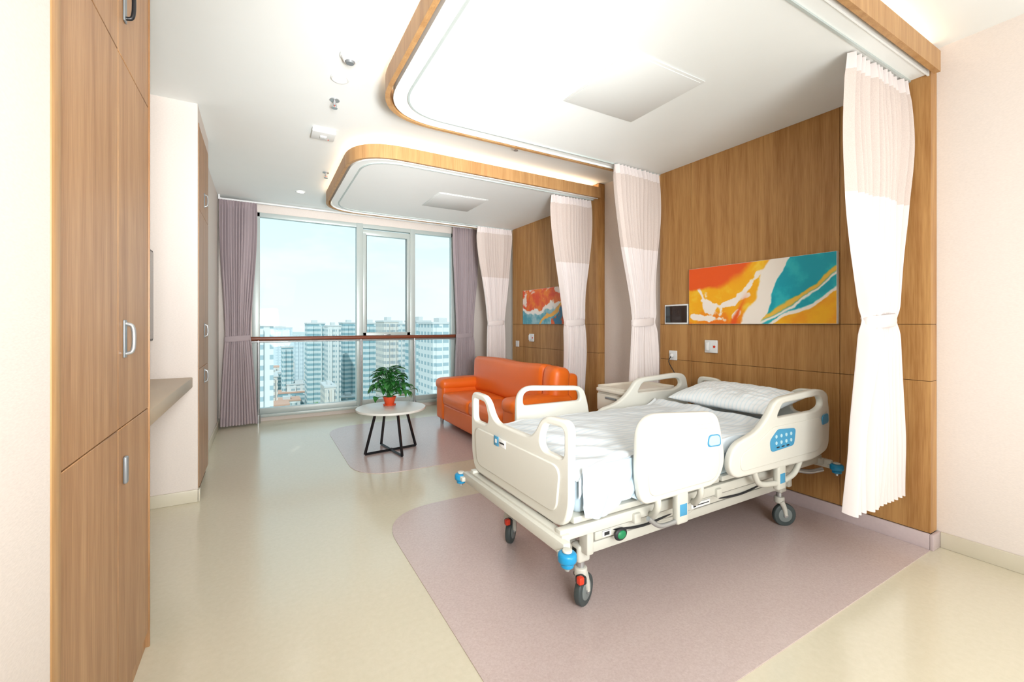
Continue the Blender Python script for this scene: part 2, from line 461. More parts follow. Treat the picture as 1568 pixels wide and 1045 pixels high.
b.box((wx0-.02, 6.66, .06), (wx1+.02, 6.75, .10), 'alu', .006)
b.box((wx0+.02, 6.755, .12), (wx1-.02, 6.763, 2.76), 'glass')
b.done()
b = B('window_handrail')
b.tube([(-.13, 6.62, 1.11), (2.93, 6.62, 1.11)], .026, 'rail', 16, False)
b.tube([(-.13, 6.62, 1.07), (2.93, 6.62, 1.07)], .012, 'steel', 10, False)
for x in (-.03, 1.27, 2.07, 2.78):
    b.cyl((x, 6.62, .10), (x, 6.62, 1.09), .012, 'steel'); b.cyl((x, 6.62, .0), (x, 6.62, .105), .028, 'steel')
b.done()

# ------------------------------------------------------------------ curtains
def sm(t): t = max(0, min(1, t)); return t*t*(3-2*t)
def curtain(name, p0, p1, ztop, zbot, folds, amp, tie, tiew, mats, seed, botw=1.0, shift=0.5, nu=300, jitter=.35, span=.62):
    P0 = Vector((*p0, 0)); P1 = Vector((*p1, 0)); d = P1-P0; L = d.length; d.normalize(); nrm = Vector((-d.y, d.x, 0))
    b = B(name); nv = 90
    def width(z):
        if z > tie: return tiew+(1-tiew)*sm(.08+.92*(z-tie)/span)-(1-tiew)*sm(.08)
        return tiew+(botw-tiew)*min(1, (tie-z)/(tie-zbot))**.75
    def f(u, v):
        z = ztop+(zbot-ztop)*v
        uu = u+jitter*.04*math.sin(u*9+seed)+jitter*.02*math.sin(u*23+seed*2)
        w = width(z)
        s = (shift+(u-shift)*w)*L
        a = amp*(.55+.6*noise.noise(Vector((u*7, seed, z*.6))))
        ph = 2*math.pi*folds*uu
        top = max(0, 1-(ztop-z)/.12)
        o = (a*(1+.4*(1-w))+amp*.25)*math.sin(ph+.25*math.sin(z*1.5+u*8))*(1-.3*top)
        o += amp*.35*math.sin(ph*2.3+seed)*(1-w)*1.2
        s += amp*.35*math.cos(ph*1.0+z*.6)*(1-top)
        o += .012*noise.noise(Vector((u*3, z*1.5, seed*3)))*3*(1-top)
        k = math.exp(-((z-tie)/.05)**2)
        o *= 1-.45*k
        zz = z+.006*math.sin(ph)*(v > .98)
        q = P0+d*s+nrm*o; q.z = zz
        return q
    def mf(u, v):
        z = ztop+(zbot-ztop)*v
        for zm, m in mats:
            if z > zm: return m
        return mats[-1][1]
    b.grid(f, nu, nv, mats[0][1], mf)
    c = P0+d*(shift+(.5-shift)*tiew)*L; c.z = tie
    hw = tiew*L*.5+.004; hd = amp*1.05+.012
    tb = bmesh.new(); rows = []; n = 64
    for i in range(n):
        a = 2*math.pi*i/n
        r = []
        for (k, zz) in ((.94, -.034), (1.0, -.028), (1.02, -.008), (1.0, .008), (1.02, .024), (.95, .034)):
            wv = 1+.05*math.sin(a*7+zz*90)
            ca, sa = math.cos(a), math.sin(a)
            sq = (abs(ca)**2.6+abs(sa)**2.6)**(-1/2.6)
            q = c+d*(hw*k*ca*sq)+nrm*(hd*k*sa*sq*wv); q.z = tie+zz+.010*ca
            r.append(tb.verts.new(q))
        rows.append(r)
    for i in range(n):
        for k in range(5): tb.faces.new((rows[i][k], rows[(i+1) % n][k], rows[(i+1) % n][k+1], rows[i][k+1]))
    b.merge(tb, mats[-1][1])
    return b.done(80)
wm = [(2.66, 'curt'), (2.0, 'cmesh'), (-1, 'curt')]
curtain('privacy_curtain', (2.68, 1.09), (3.31, 1.075), 2.738, .29, 13, .030, 1.32, .50, wm, 1.3, .98, .52, span=.70)
curtain('privacy_curtain', (2.72, 2.90), (3.31, 2.915), 2.738, .27, 12, .028, 1.32, .46, wm, 4.1, .60, .74, span=1.3)
curtain('privacy_curtain', (2.78, 3.94), (3.32, 3.925), 2.738, .27, 12, .028, 1.32, .48, wm, 6.7, .54, .66, span=1.3)
curtain('privacy_curtain', (2.74, 5.76), (3.31, 5.76), 2.738, .27, 12, .028, 1.32, .46, wm, 9.2, .54, .58, span=1.3)
wc = [(-1, 'wcurt')]
curtain('window_curtain', (-.45, 6.50), (-.04, 6.50), 2.86, .03, 13, .024, 1.12, .66, wc, 2.2, 1.0, .42, jitter=.05, span=1.5)
curtain('window_curtain', (2.66, 6.50), (3.10, 6.50), 2.86, .03, 14, .024, 1.12, .66, wc, 5.2, .85, .4, jitter=.05, span=1.5)
simple('curtain_rail', [((-.46, 6.49, 2.86), (3.43, 6.52, 2.88)), ((-.46, 6.495, 2.88), (-.44, 6.515, H)), ((3.3, 6.495, 2.88), (3.32, 6.515, H))], 'white', .002)

# ------------------------------------------------------------------ ceiling fixtures
for (x, y) in ((.45, 3.04), (.42, 5.88)):
    b = B('recessed_downlight')
    b.torus((x, y, H-.003), .05, .008, 'ceil2'); b.cyl((x, y, H-.006), (x, y, H-.001), .046, 'lamp'); b.done()
b = B('smoke_detector'); x, y = .465, 2.755
b.cyl((x, y, H-.012), (x, y, H), .058, 'ceil2', bev=.004); b.cyl((x, y, H-.04), (x, y, H-.012), .036, 'white', .05, bev=.003)
b.cyl((x, y, H-.05), (x, y, H-.04), .022, 'grey', .03); b.done()
for (x, y) in ((.46, 3.354), (1.98, 3.36), (.60, 5.0)):
    b = B('fire_sprinkler')
    b.cyl((x, y, H-.008), (x, y, H), .034, 'steel', bev=.003); b.cyl((x, y, H-.04), (x, y, H), .010, 'steel')
    b.cyl((x, y, H-.062), (x, y, H-.058), .02, 'steel')
    b.tube([(x-.012, y, H-.03), (x-.015, y, H-.045), (x-.004, y, H-.06)], .002, 'steel'); b.tube([(x+.012, y, H-.03), (x+.015, y, H-.045), (x+.004, y, H-.06)], .002, 'steel')
    b.cyl((x, y, H-.058), (x, y, H-.03), .003, 'red'); b.done()
b = B('ceiling_sensor_box'); b.box((.365, 3.88, H-.038), (.545, 4.05, H-.0005), 'ceil2', .006, 3); b.box((.43, 3.95, H-.048), (.48, 4.0, H-.03), 'white', .004); b.cyl((.50, 4.02, H-.04), (.50, 4.02, H-.03), .006, 'red'); b.done()

# ------------------------------------------------------------------ artworks
def artwork(dy, fn):
    y0, y1, z0, z1 = 1.425+dy, 2.58+dy, 1.303, 1.79
    b = B('abstract_canvas_print')
    b.box((PX-.028, y0, z0), (PX-.001, y1, z1), 'white', .002)
    nu, nv = 340, 144
    b.grid(lambda u, v: Vector((PX-.0285, y1-.002+(y0-y1+.004)*u, z0+.002+(z1-z0-.004)*v)), nu, nv, 'art')
    lay = b.bm.verts.layers.float_color.new('Col')
    for vtx in b.bm.verts:
        u = (y1-vtx.co.y)/(y1-y0); v = (vtx.co.z-z0)/(z1-z0)
        vtx[lay] = lin(fn(u, v))
    b.done(20)
def mixc(a, b_, t): t = sm(t); return tuple(x+(y-x)*t for x, y in zip(a, b_))
def nz(x, y, s, o=0.): return noise.fractal(Vector((x*s*2.4, y*s, o)), 1.0, 2.0, 5)
def art1(u, v):
    wu = u+.035*nz(u, v, 2, 1); wv = v+.06*nz(u, v, 2, 5)
    yel = (250, 178, 22); orr = (240, 110, 28); wh = (250, 241, 230); teal = (0, 162, 182)
    gold = (238, 192, 74)
    c = mixc(yel, orr, (nz(wu, wv, 2.6, 41)*.7-.05+(.34-wv)*1.9+(.10-wu)*.4))
    c = mixc(c, (253, 208, 60), nz(wu, wv, 4, 3)*1.2*(wv > .2))
    def pool(cx, cy, ax, ay, rot, o):
        dx = (u-cx); dy = (v-cy)*.42
        x = dx*math.cos(rot)+dy*math.sin(rot); y = -dx*math.sin(rot)+dy*math.cos(rot)
        return 1-math.sqrt((x/ax)**2+(y/ay)**2)+.95*nz(u, v, 4, o)
    for (cx, cy, ax, ay, rot, o) in ((.17, .34, .085, .045, -.6, 11), (.09, .62, .07, .012, -1.1, 13), (.30, .34, .14, .03, .35, 15), (.47, .60, .12, .026, .8, 17), (.16, .10, .16, .024, -.1, 19), (.38, .16, .05, .02, .7, 23)):
        c = mixc(c, wh, pool(cx, cy, ax, ay, rot, o)*4)
    s = wu-(.41+.20*wv)
    c = mixc(c, (238, 92, 28), (1-abs(s+.05)/.045)*1.1*(1.2-2*wv))
    c = mixc(c, wh, (s+.0)/.02)
    e = wu-(.545+.20*wv+.012*math.sin(wv*9))
    if e > 0:
        t = mixc(teal, (40, 186, 196), nz(u, v, 4, 2)*1.3+.25)
        c = mixc(c, t, e/.012)
        d = wv-(.20+(wu-.66)*1.55+.04*math.sin(wu*14))
        c = mixc(c, wh, (1-abs(d+.07)/.035)*1.3)
        c = mixc(c, gold, (1-abs(d)/.06)*1.6)
        low = wv-((wu-.62)*1.15+.03*math.sin(wu*20))
        if low < .04: c = mixc(c, wh, (.04-low)/.03)
        if low < -.02: c = mixc(c, mixc((250, 184, 24), (244, 160, 22), nz(u, v, 4, 8)+.3), (-low-.02)/.02)
    return c
def art2(u, v):
    wu = u+.05*nz(u, v, 2, 21); wv = v+.12*nz(u, v, 2, 25)
    c = mixc((232, 84, 44), (244, 140, 44), nz(wu, wv, 3, 4)+.4)
    c = mixc(c, (248, 228, 218), nz(wu, wv, 2.4, 2)*4-.6)
    s2 = wv-(.45-.1*math.sin(wu*6))
    if s2 < .06: c = mixc(c, (246, 240, 234), (.06-s2)/.03)
    if s2 < -.04: c = mixc(c, mixc((80, 160, 180), (160, 198, 206), nz(u, v, 4, 8)+.5), (-.04-s2)/.03)
    if abs(wv-(wu-.35)*1.2) < .05: c = (240, 180, 80)
    if wu > .62 and wv < (wu-.5)*1.6: c = mixc((232, 100, 44), (50, 120, 160), nz(u, v, 3, 3)*2+.5)
    return c
artwork(0, art1); artwork(2.85, art2)

# wall devices
b = B('wall_touch_screen')
b.box((PX-.014, 2.60, 1.302), (PX-.001, 2.862, 1.485), 'white', .003); b.box((PX-.016, 2.612, 1.316), (PX-.013, 2.850, 1.471), 'screen', .001); b.done()
for dy in (0, 2.85):
    b = B('nurse_call_unit')
    b.box((PX-.018, 2.31+dy, 1.055), (PX-.001, 2.43+dy, 1.165), 'white', .006, 3)
    b.box((PX-.045, 2.375+dy, 1.075), (PX-.018, 2.405+dy, 1.15), 'white', .008, 3)
    b.cyl((PX-.022, 2.335+dy, 1.11), (PX-.017, 2.335+dy, 1.11), .01, 'red'); b.done()
    b = B('power_socket')
    b.box((PX-.012, 2.725+dy, .965), (PX-.001, 2.815+dy, 1.055), 'white', .02 if dy == 0 else .004, 4)
    if dy == 0:
        b.ball((PX-.026, 2.77, 1.01), .022, 'white', (.8, 1, 1))
        b.tube([(PX-.04, 2.77, 1.0), (PX-.07, 2.765, .95), (PX-.075, 2.70, .86), (PX-.08, 2.62, .74), (PX-.08, 2.5, .60), (PX-.1, 2.44, .50)], .004, 'dark')
    b.done()

# ------------------------------------------------------------------ hospital bed
bd = B('hospital_bed')
X0, X1, Y0, Y1 = 1.09, 3.20, 1.42, 2.38
def board(x, zlo, ztop, th, lean=0):
    W = Y1-Y0; m = Y0
    o = [(m+.05, zlo), (m+W-.05, zlo), (m+W-.005, zlo+.10), (m+W, ztop), (m+W-.20, ztop-.005), (m+W-.29, ztop-.13), (m+.29, ztop-.13), (m+.20, ztop-.005), (m, ztop), (m+.005, zlo+.10)]
    o = round_poly(o, [.07, .07, .05, .055, .06, .07, .07, .06, .055, .05], 7)
    hs = []
    for s in (0, 1):
        h = [(m+.040, ztop-.035), (m+.185, ztop-.04), (m+.225, ztop-.125), (m+.20, ztop-.165), (m+.042, ztop-.165)]
        if s: h = [(2*m+W-p[0], p[1]) for p in h]
        hs.append(round_poly(h, .035, 6))
    bd.plate(o, hs, th, YZ(x), 'bedpl', .010)
board(X0+.02, .44, .90, .036)
o = round_poly([(Y0+.09, .49), (Y1-.09, .49), (Y1-.06, .70), (Y0+.06, .70)], .06, 6)
bd.plate(o, [], .012, YZ(X0+.001), 'bedpl', .005)
bd.box((X0-.008, 2.02, .655), (X0-.004, 2.07, .705), 'lblue', .001); bd.box((X0-.0085, 2.035, .67), (X0-.007, 2.055, .69), 'white')
bd.box((X0-.008, 1.945, .66), (X0-.004, 2.015, .70), 'white', .001); bd.box((X0-.009, 1.955, .677), (X0-.0035, 2.005, .685), 'dark')
board(X1-.02, .46, .87, .036)
def rail_foot(y, hole):
    xs, xe = 1.43, 2.04
    o = round_poly([(xs+.02, .50), (xe-.07, .50), (xe, .60), (xe-.03, .76), (xe-.07, .865), (xs+.07, .90), (xs, .84), (xs-.005, .62)], [.05, .07, .06, .06, .07, .07, .06, .06], 7)
    h = [round_poly([(xs+.045, .77), (xe-.09, .765), (xe-.105, .835), (xs+.08, .865), (xs+.045, .84)], .03, 5)] if hole else []
    bd.plate(o, h, .038, XZ(y), 'bedpl', .011)
    s = -1 if y < 1.9 else 1
    if not hole:
        o2 = round_poly([(xs+.06, .53), (xe-.09, .53), (xe-.05, .61), (xe-.09, .79), (xs+.08, .815), (xs+.05, .78)], .05, 6)
        bd.plate(o2, [], .016, XZ(y+s*.019), 'bedpl', .006)
        bd.plate(round_poly([(xs+.075, .825), (xe-.10, .812), (xe-.115, .84), (xs+.09, .868)], .012, 4), [], .004, XZ(y+s*.0195), 'bedfr', .001)
    bd.plate(round_poly([(xe-.16, .70), (xe-.05, .695), (xe-.06, .755), (xe-.15, .76)], .025, 5), [], .003, XZ(y+s*.0275), 'lblue', .0005)
    bd.plate(round_poly([(xe-.15, .706), (xe-.058, .702), (xe-.066, .749), (xe-.143, .754)], .022, 5), [], .004, XZ(y+s*.0278), 'pale', .0005)
def rail_head(y):
    o = round_poly([(2.11, .50), (2.92, .48), (3.08, .52), (3.10, .72), (3.06, .885), (2.95, .905), (2.50, .885), (2.43, .80), (2.32, .72), (2.12, .68), (2.06, .58)],
                   [.06, .08, .06, .08, .06, .06, .08, .06, .08, .07, .06], 7)
    h = round_poly([(2.50, .775), (2.92, .775), (3.0, .80), (2.985, .85), (2.93, .862), (2.56, .85)], .03, 6)
    bd.plate(o, [h], .038, XZ(y), 'bedpl', .011)
    s = -1 if y < 1.9 else 1
    bd.plate(round_poly([(2.16, .53), (2.95, .53), (3.0, .60), (2.98, .73), (2.46, .73), (2.30, .66), (2.16, .62)], .04, 5), [], .010, XZ(y+s*.019), 'bedpl', .004)
    bd.plate(round_poly([(2.43, .595), (2.66, .605), (2.68, .70), (2.50, .715), (2.42, .66)], .025, 5), [], .006, XZ(y+s*.0255), 'lblue', .001)
    for i in range(4):
        for j in range(2):
            bd.cyl((2.475+i*.05, y+s*.0275, .640+j*.036), (2.475+i*.05, y+s*.031, .640+j*.036), .010, 'pale', seg=16)
    for i in range(3): bd.box((2.48+i*.05, y+s*.030-.001, .612), (2.505+i*.05, y+s*.030+.001, .618), 'dark')
    bd.plate(round_poly([(2.98, .68), (3.06, .69), (3.055, .75), (2.985, .74)], .02, 5), [], .004, XZ(y+s*.025), 'lblue', .0005)
for y, hl in ((1.385, False), (2.425, True)):
    rail_foot(y, hl); rail_head(y)
for y, s in ((1.385, -1), (2.425, 1)):
    yi = y-s*.06
    for xa in (1.56, 1.86):
        bd.tube([(xa, y, .54), (xa, y+s*.005, .47), (xa+.02, yi+s*.02, .41), (xa+.04, yi-s*.01, .40)], .016, 'bedfr')
    bd.box((1.68, y-.018, .36), (1.76, y+.018, .52), 'bedfr', .012, 3)
    bd.box((1.695, y+s*.017-.002, .40), (1.745, y+s*.019+.002, .455), 'lblue', .001)
    bd.box((2.52, y-.018, .36), (2.60, y+.018, .52), 'bedfr', .012, 3)
    bd.box((2.535, y+s*.017-.002, .40), (2.585, y+s*.019+.002, .455), 'lblue', .001)
    bd.tube([(2.30, y, .53), (2.36, y, .43), (2.52, y, .40)], .016, 'bedfr'); bd.tube([(2.80, y, .52), (2.72, y, .43), (2.6, y, .40)], .016, 'bedfr')
    bd.tube([(1.50, y+s*.004, .43), (1.58, y+s*.006, .38), (1.72, y, .375)], .011, 'steel')
for y in (1.475, 2.325):
    bd.box((1.07, y-.02, .395), (3.19, y+.02, .445), 'bedfr', .006)
for x in (1.09, 1.5, 2.1, 2.7, 3.16):
    bd.box((x-.022, 1.44, .385), (x+.022, 2.36, .43), 'bedfr', .006)
bd.box((1.045, 1.40, .365), (1.085, 2.40, .42), 'bedfr', .010)
bd.box((3.185, 1.40, .365), (3.22, 2.40, .42), 'bedfr', .010)
for (a, c) in ((1.14, 1.68), (1.70, 2.12), (2.14, 2.40), (2.42, 3.16)):
    bd.box((a, 1.455, .455), (c, 2.345, .485), 'bedfr', .008)
for x in (1.3, 1.9, 2.25, 2.8): bd.box((x, 1.5, .43), (x+.03, 2.3, .46), 'bedgr', .003)
for (x, y) in ((1.045, 1.375), (1.045, 2.425), (3.20, 1.375), (3.20, 2.425)):
    bd.cyl((x, y, .362), (x, y, .402), .038, 'blue', bev=.012); bd.cyl((x, y, .402), (x, y, .412), .020, 'bedfr', bev=.003)
    bd.cyl((x, y, .345), (x, y, .362), .026, 'blue', bev=.004); bd.cyl((x, y, .33), (x, y, .346), .010, 'steel')
    if y < 1.9: bd.box((x-.02, y, .37), (x+.02, 1.42, .395), 'bedfr', .005)
    else: bd.box((x-.02, 2.36, .37), (x+.02, y, .395), 'bedfr', .005)
for y in (1.57, 2.23):
    bd.box((1.24, y-.022, .245), (2.95, y+.022, .295), 'bedfr', .008)
for x in (1.26, 1.75, 2.4, 2.92):
    bd.box((x-.025, 1.55, .25), (x+.025, 2.25, .29), 'bedfr', .006)
for y in (1.60, 2.20):
    for (xa, xb) in ((1.45, 1.20), (2.75, 2.50)):
        bd.box((min(xa, xb)-.03, y-.012, .315), (max(xa, xb)+.05, y+.012, .36), 'bedfr', .006, rot=(0, .42, 0))
        bd.cyl((xa, y-.03, .28), (xa, y+.03, .28), .02, 'steel'); bd.cyl((xb, y-.03, .40), (xb, y+.03, .40), .02, 'steel')
bd.tube([(1.35, 1.9, .30), (1.85, 1.9, .36)], .028, 'dark', 14, False); bd.tube([(1.85, 1.9, .36), (2.05, 1.9, .385)], .014, 'steel', 12, False)
bd.tube([(2.25, 1.9, .30), (2.65, 1.9, .36)], .028, 'dark', 14, False); bd.box((1.28, 1.84, .27), (1.42, 1.96, .37), 'dark', .012)
bd.box((2.0, 1.70, .29), (2.22, 2.1, .36), 'dark', .012); bd.box((2.55, 1.62, .30), (2.72, 1.72, .39), 'bedfr', .012)
bd.tube([(1.3, 1.52, .37), (1.6, 1.50, .33), (2.0, 1.52, .35), (2.4, 1.50, .33), (2.8, 1.53, .37)], .006, 'dark')
bd.tube([(1.4, 1.56, .34), (1.9, 1.53, .30), (2.2, 1.56, .34), (2.9, 1.55, .33)], .008, 'bedfr')
bd.box((1.30, 1.505, .325), (2.95, 1.530, .365), 'bedfr', .006)
bd.box((1.95, 1.500, .332), (2.10, 1.506, .358), 'white'); bd.box((1.965, 1.498, .338), (1.985, 1.503, .352), 'dark'); bd.box((1.995, 1.498, .343), (2.09, 1.503, .347), 'dark')
bd.box((1.34, 1.500, .335), (1.39, 1.506, .36), 'white'); bd.box((1.35, 1.498, .34), (1.38, 1.503, .355), 'dark')
bd.ball((1.44, 1.49, .33), .03, 'dark', (1.3, .4, 1)); bd.ball((1.44, 1.482, .33), .02, 'green', (1.3, .4, 1))
def caster(x, y, ang, brake=True):
    z = .072; R = .072
    ca, sa = math.cos(ang), math.sin(ang)
    ax = Vector((-sa, ca, 0)); fw = Vector((ca, sa, 0))
    top = Vector((x, y, 0)); wc_ = top+fw*.03; wc_.z = z
    bd.cyl(wc_-ax*.016, wc_+ax*.016, R, 'tyre', bev=.008, seg=32); bd.cyl(wc_-ax*.018, wc_+ax*.018, R*.62, 'hub', bev=.003); bd.cyl(wc_-ax*.026, wc_+ax*.026, .014, 'steel')
    for s in (-1, 1):
        a = wc_+ax*.022*s; t = top+ax*.018*s; t.z = .165
        bd.tube([a, a.lerp(t, .5)+fw*.006, t], lambda q: .011+.007*q, 'bedfr')
    bd.cyl((x, y, .15), (x, y, .19), .030, 'bedfr', bev=.006); bd.cyl((x, y, .19), (x, y, .26), .017, 'steel')
    if brake:
        bd.box(top+Vector((-.025, -.025, .145)), top+Vector((.025, .025, .165)), 'dark', .006)
        q = top-Vector((.6, .8, 0))*.045; bd.box((q.x-.02, q.y-.02, .135), (q.x+.02, q.y+.02, .172), 'dark', .008)
        bd.box((q.x-.028, q.y-.026, .145), (q.x-.0, q.y+.0, .178), 'red', .006)
caster(1.27, 1.57, .42); caster(1.27, 2.23, .75); caster(2.90, 1.57, -.5, False); caster(2.90, 2.23, -.7, False)
for x in (1.27, 2.90):
    for y in (1.57, 2.23): bd.box((x-.035, y-.03, .22), (x+.035, y+.03, .30), 'bedfr', .012, 3)
    bd.box((x-.02, 1.50, .27), (x+.02, 1.56, .375), 'bedfr', .008)
bd.tube([(2.95, 1.50, .37), (3.05, 1.46, .355), (3.12, 1.42, .37)], .014, 'steel')
bed = bd.done(40)

# ---- bedding
mt = B('mattress')
tb = bmesh.new(); bmesh.ops.create_cube(tb, size=1)
tb.transform(Matrix.Diagonal((2.0, .88, .17, 1)))
bmesh.ops.bevel(tb, geom=tb.edges[:], offset=.035, segments=4, profile=.5, affect='EDGES')
bmesh.ops.subdivide_edges(tb, edges=[e for e in tb.edges if e.calc_length() > .08], cuts=40, use_grid_fill=True)
for v in tb.verts:
    p = v.co+Vector((2.155, 1.9, .572))
    nn = noise.fractal(Vector((p.x*6+p.z*3, p.y*6, p.z*4)), 1, 2, 3)
    v.co += Vector((0, math.copysign(.010*nn, v.co.y) if abs(v.co.y) > .4 else 0, .004*nn))
    if v.co.x < -.98: v.co.x += .01*nn
mt.merge(tb, 'sheet', Matrix.Translation((2.155, 1.9, .572)))
mt.done(60, bed)
q = B('bed_quilt')
def qf(u, v):
    x = 1.155+u*(2.66-1.155)
    s = (v-.5)*1.06
    half = .447; drop = 0
    if abs(s) > half:
        drop = (abs(s)-half); y = math.copysign(half+.012, s)
    else: y = s+0.0
    fold = noise.fractal(Vector((x*2.2+y*1.5, y*3.2, 1.7)), 1, 2, 4)
    fine = noise.noise(Vector((x*9+y*6, y*7, 4)))
    z = .692+.020*max(0, fold+.3)+.005*fine-drop
    r = abs(s)/half
    if .9 < r <= 1: z -= .015*((r-.9)/.1)**2
    z += .03*sm((u-.93)/.07)*(1-sm((u-.985)/.015)*.9)
    z -= .05*sm((.02-u)/.02)
    z += .006*math.sin((x*1.3+y)*22)*math.exp(-((x-1.35)/.25)**2)
    wob = .012*math.sin(x*19)*(drop/.08)
    return Vector((x, 1.9+y+math.copysign(abs(wob), y) if drop else 1.9+y, z))
q.grid(qf, 150, 110, 'quilt')
q.done(80, bed)
hs = B('sheet_overhang')
def hf(u, v):
    x = 1.16+u*.34
    z = .70-v*(.20+.03*math.sin(u*7))
    f = .008*math.sin(u*13+v*5)+.007*math.sin(u*23+v*9+1)
    y = 1.436-.012-abs(f)*sm(v*2)-.008*v
    return Vector((x, y, z+.01*math.sin(u*9)*v))
hs.grid(hf, 70, 40, 'sheet'); hs.done(80, bed)
pl = B('bed_pillow')
def pilf(sgn):
    def f(u, v):
        a = u*2-1; c = v*2-1
        px = a*.23*(1-.06*(1-c*c)); py = c*.38*(1-.05*(1-a*a))
        t = (max(0, 1-abs(a)**3.2)*max(0, 1-abs(c)**3.2))**.55
        z = sgn*t*(.078 if sgn > 0 else .045)
        z += .012*noise.noise(Vector((a*2.2, c*3, 3)))*t+.008*noise.noise(Vector((a*7, c*8, 1)))*t
        p = Matrix.Rotation(-.16, 3, 'Y') @ Vector((px, py, z))
        return p+Vector((2.885, 1.88, .785))
    return f
pl.grid(pilf(1), 50, 70, 'pillow'); pl.grid(pilf(-1), 50, 70, 'pillow')
bmesh.ops.remove_doubles(pl.bm, verts=pl.bm.verts[:], dist=.0008); bmesh.ops.recalc_face_normals(pl.bm, faces=pl.bm.faces[:])
pl.done(80)

# ------------------------------------------------------------------ bedside cabinet
b = B('bedside_cabinet')
cx0, cx1, cy0, cy1 = 2.47, 3.02, 2.475, 2.86
b.box((cx0+.02, cy0+.01, .09), (cx1-.01, cy1-.01, .735), 'cab', .01)
b.plate(round_poly([(cx0-.01, cy0-.005), (cx1, cy0-.005), (cx1, cy1), (cx0-.01, cy1)], .05, 6), [], .028, XY(.752), 'cab', .008)
b.strip(round_poly([(cx0+.02, cy0+.008), (cx1-.01, cy0+.008), (cx1-.01, cy1-.01), (cx0+.02, cy1-.01)], .04, 6), .764, .785, -.012, 'cab', closed=True)
for z0, z1 in ((.58, .72), (.42, .565), (.12, .405)):
    b.box((cx0+.004, cy0+.02, z0), (cx0+.024, cy1-.02, z1), 'cab', .006); b.box((cx0-.008, cy0+.13, z1-.035), (cx0+.006, cy1-.13, z1-.018), 'grey', .004)
for x in (cx0+.06, cx1-.06):
    for y in (cy0+.05, cy1-.05): b.cyl((x, y-.012, .03), (x, y+.012, .03), .03, 'tyre', bev=.004); b.cyl((x, y, .05), (x, y, .10), .01, 'steel')
b.done()

# ------------------------------------------------------------------ sofa (faces -X)
b = B('orange_sofa')
sx0, sx1, sy0, sy1 = 2.0, 2.80, 3.42, 5.46
b.soft((sx0+.03, sy0+.02, .07), (sx1-.02, sy1-.02, .30), 'orange', .02, .0, 4)
aw = .24
for (a0, a1) in ((sy0, sy0+aw), (sy1-aw, sy1)):
    b.soft((sx0, a0, .08), (sx1-.05, a1, .52), 'orange', .035, .006, 8)
    b.soft((sx0-.015, a0-.01, .46), (sx1-.12, a1+.01, .60), 'orange', .055, .012, 8)
ym = (sy0+sy1)/2
for (a0, a1) in ((sy0+aw+.002, ym-.002), (ym+.002, sy1-aw-.002)):
    b.soft((sx0-.01, a0, .28), (sx1-.2, a1, .44), 'orange', .045, .018, 10)
b.soft((sx0+.01, sy0+aw, .08), (sx0+.06, sy1-aw, .29), 'orange', .02, .004, 6)
b.soft((sx1-.17, sy0+.06, .20), (sx1, sy1-.06, .80), 'orange', .05, .005, 8)
def backpad(y0, y1):
    tb = bmesh.new(); bmesh.ops.create_cube(tb, size=1)
    d = Vector((.20, y1-y0, .46)); tb.transform(Matrix.Diagonal((*d, 1)))
    bmesh.ops.bevel(tb, geom=tb.edges[:], offset=.065, segments=5, profile=.5, affect='EDGES')
    bmesh.ops.subdivide_edges(tb, edges=[e for e in tb.edges if e.calc_length() > .08], cuts=10, use_grid_fill=True)
    for v in tb.verts:
        w = max(0, 1-(abs(v.co.y)/(d.y/2))**2)*max(0, 1-(abs(v.co.z)/(d.z/2))**2)
        if v.co.x < 0: v.co.x -= .03*w
        v.co.x -= .02*math.sin(max(0, v.co.z/.23)*math.pi*.5)
        v.co.z += .008*math.sin(v.co.y*6)
    b.merge(tb, 'orange', Matrix.Translation((sx1-.22, (y0+y1)/2, .645)) @ Matrix.Rotation(.14, 4, 'Y'))
backpad(sy0+.03, sy0+.27); backpad(sy0+.274, sy1-.10)
for x in (sx0+.05, sx1-.08):
    for y in (sy0+.08, sy1-.08): b.cyl((x, y, 0), (x, y, .08), .018, 'steel', .026)
b.done(50)

# ------------------------------------------------------------------ coffee table + plant
tcx, tcy = 1.157, 4.48
b = B('round_coffee_table')
b.cyl((tcx, tcy, .43), (tcx, tcy, .452), .345, 'tabletop', seg=64, bev=.004)
b.cyl((tcx, tcy, .418), (tcx, tcy, .43), .20, 'black', seg=40)
for k in range(4):
    a = math.radians(8+90*k); dx, dy_ = math.cos(a), math.sin(a)
    F = Vector((tcx+dx*.27, tcy+dy_*.27, .014)); T = Vector((tcx+dx*.16, tcy+dy_*.16, .425))
    b.tube([F, T], .014, 'black', 4, False)
    b.tube([F, Vector((tcx, tcy, .014))], .014, 'black', 4, False)
b.tube([(tcx-.01, tcy, .014), (tcx+.01, tcy, .014)], .02, 'black', 8, False)
b.done()
b = B('potted_plant')
px, py, pz = 1.17, 4.60, .4525
b.cyl((px, py, pz+.012), (px, py, pz+.085), .046, 'pot', .066, bev=.002, seg=32); b.torus((px, py, pz+.085), .064, .006, 'pot')
b.cyl((px, py, pz), (px, py, pz+.014), .064, 'pot', .066, bev=.003, seg=32)
b.cyl((px, py, pz+.078), (px, py, pz+.084), .058, 'soil')
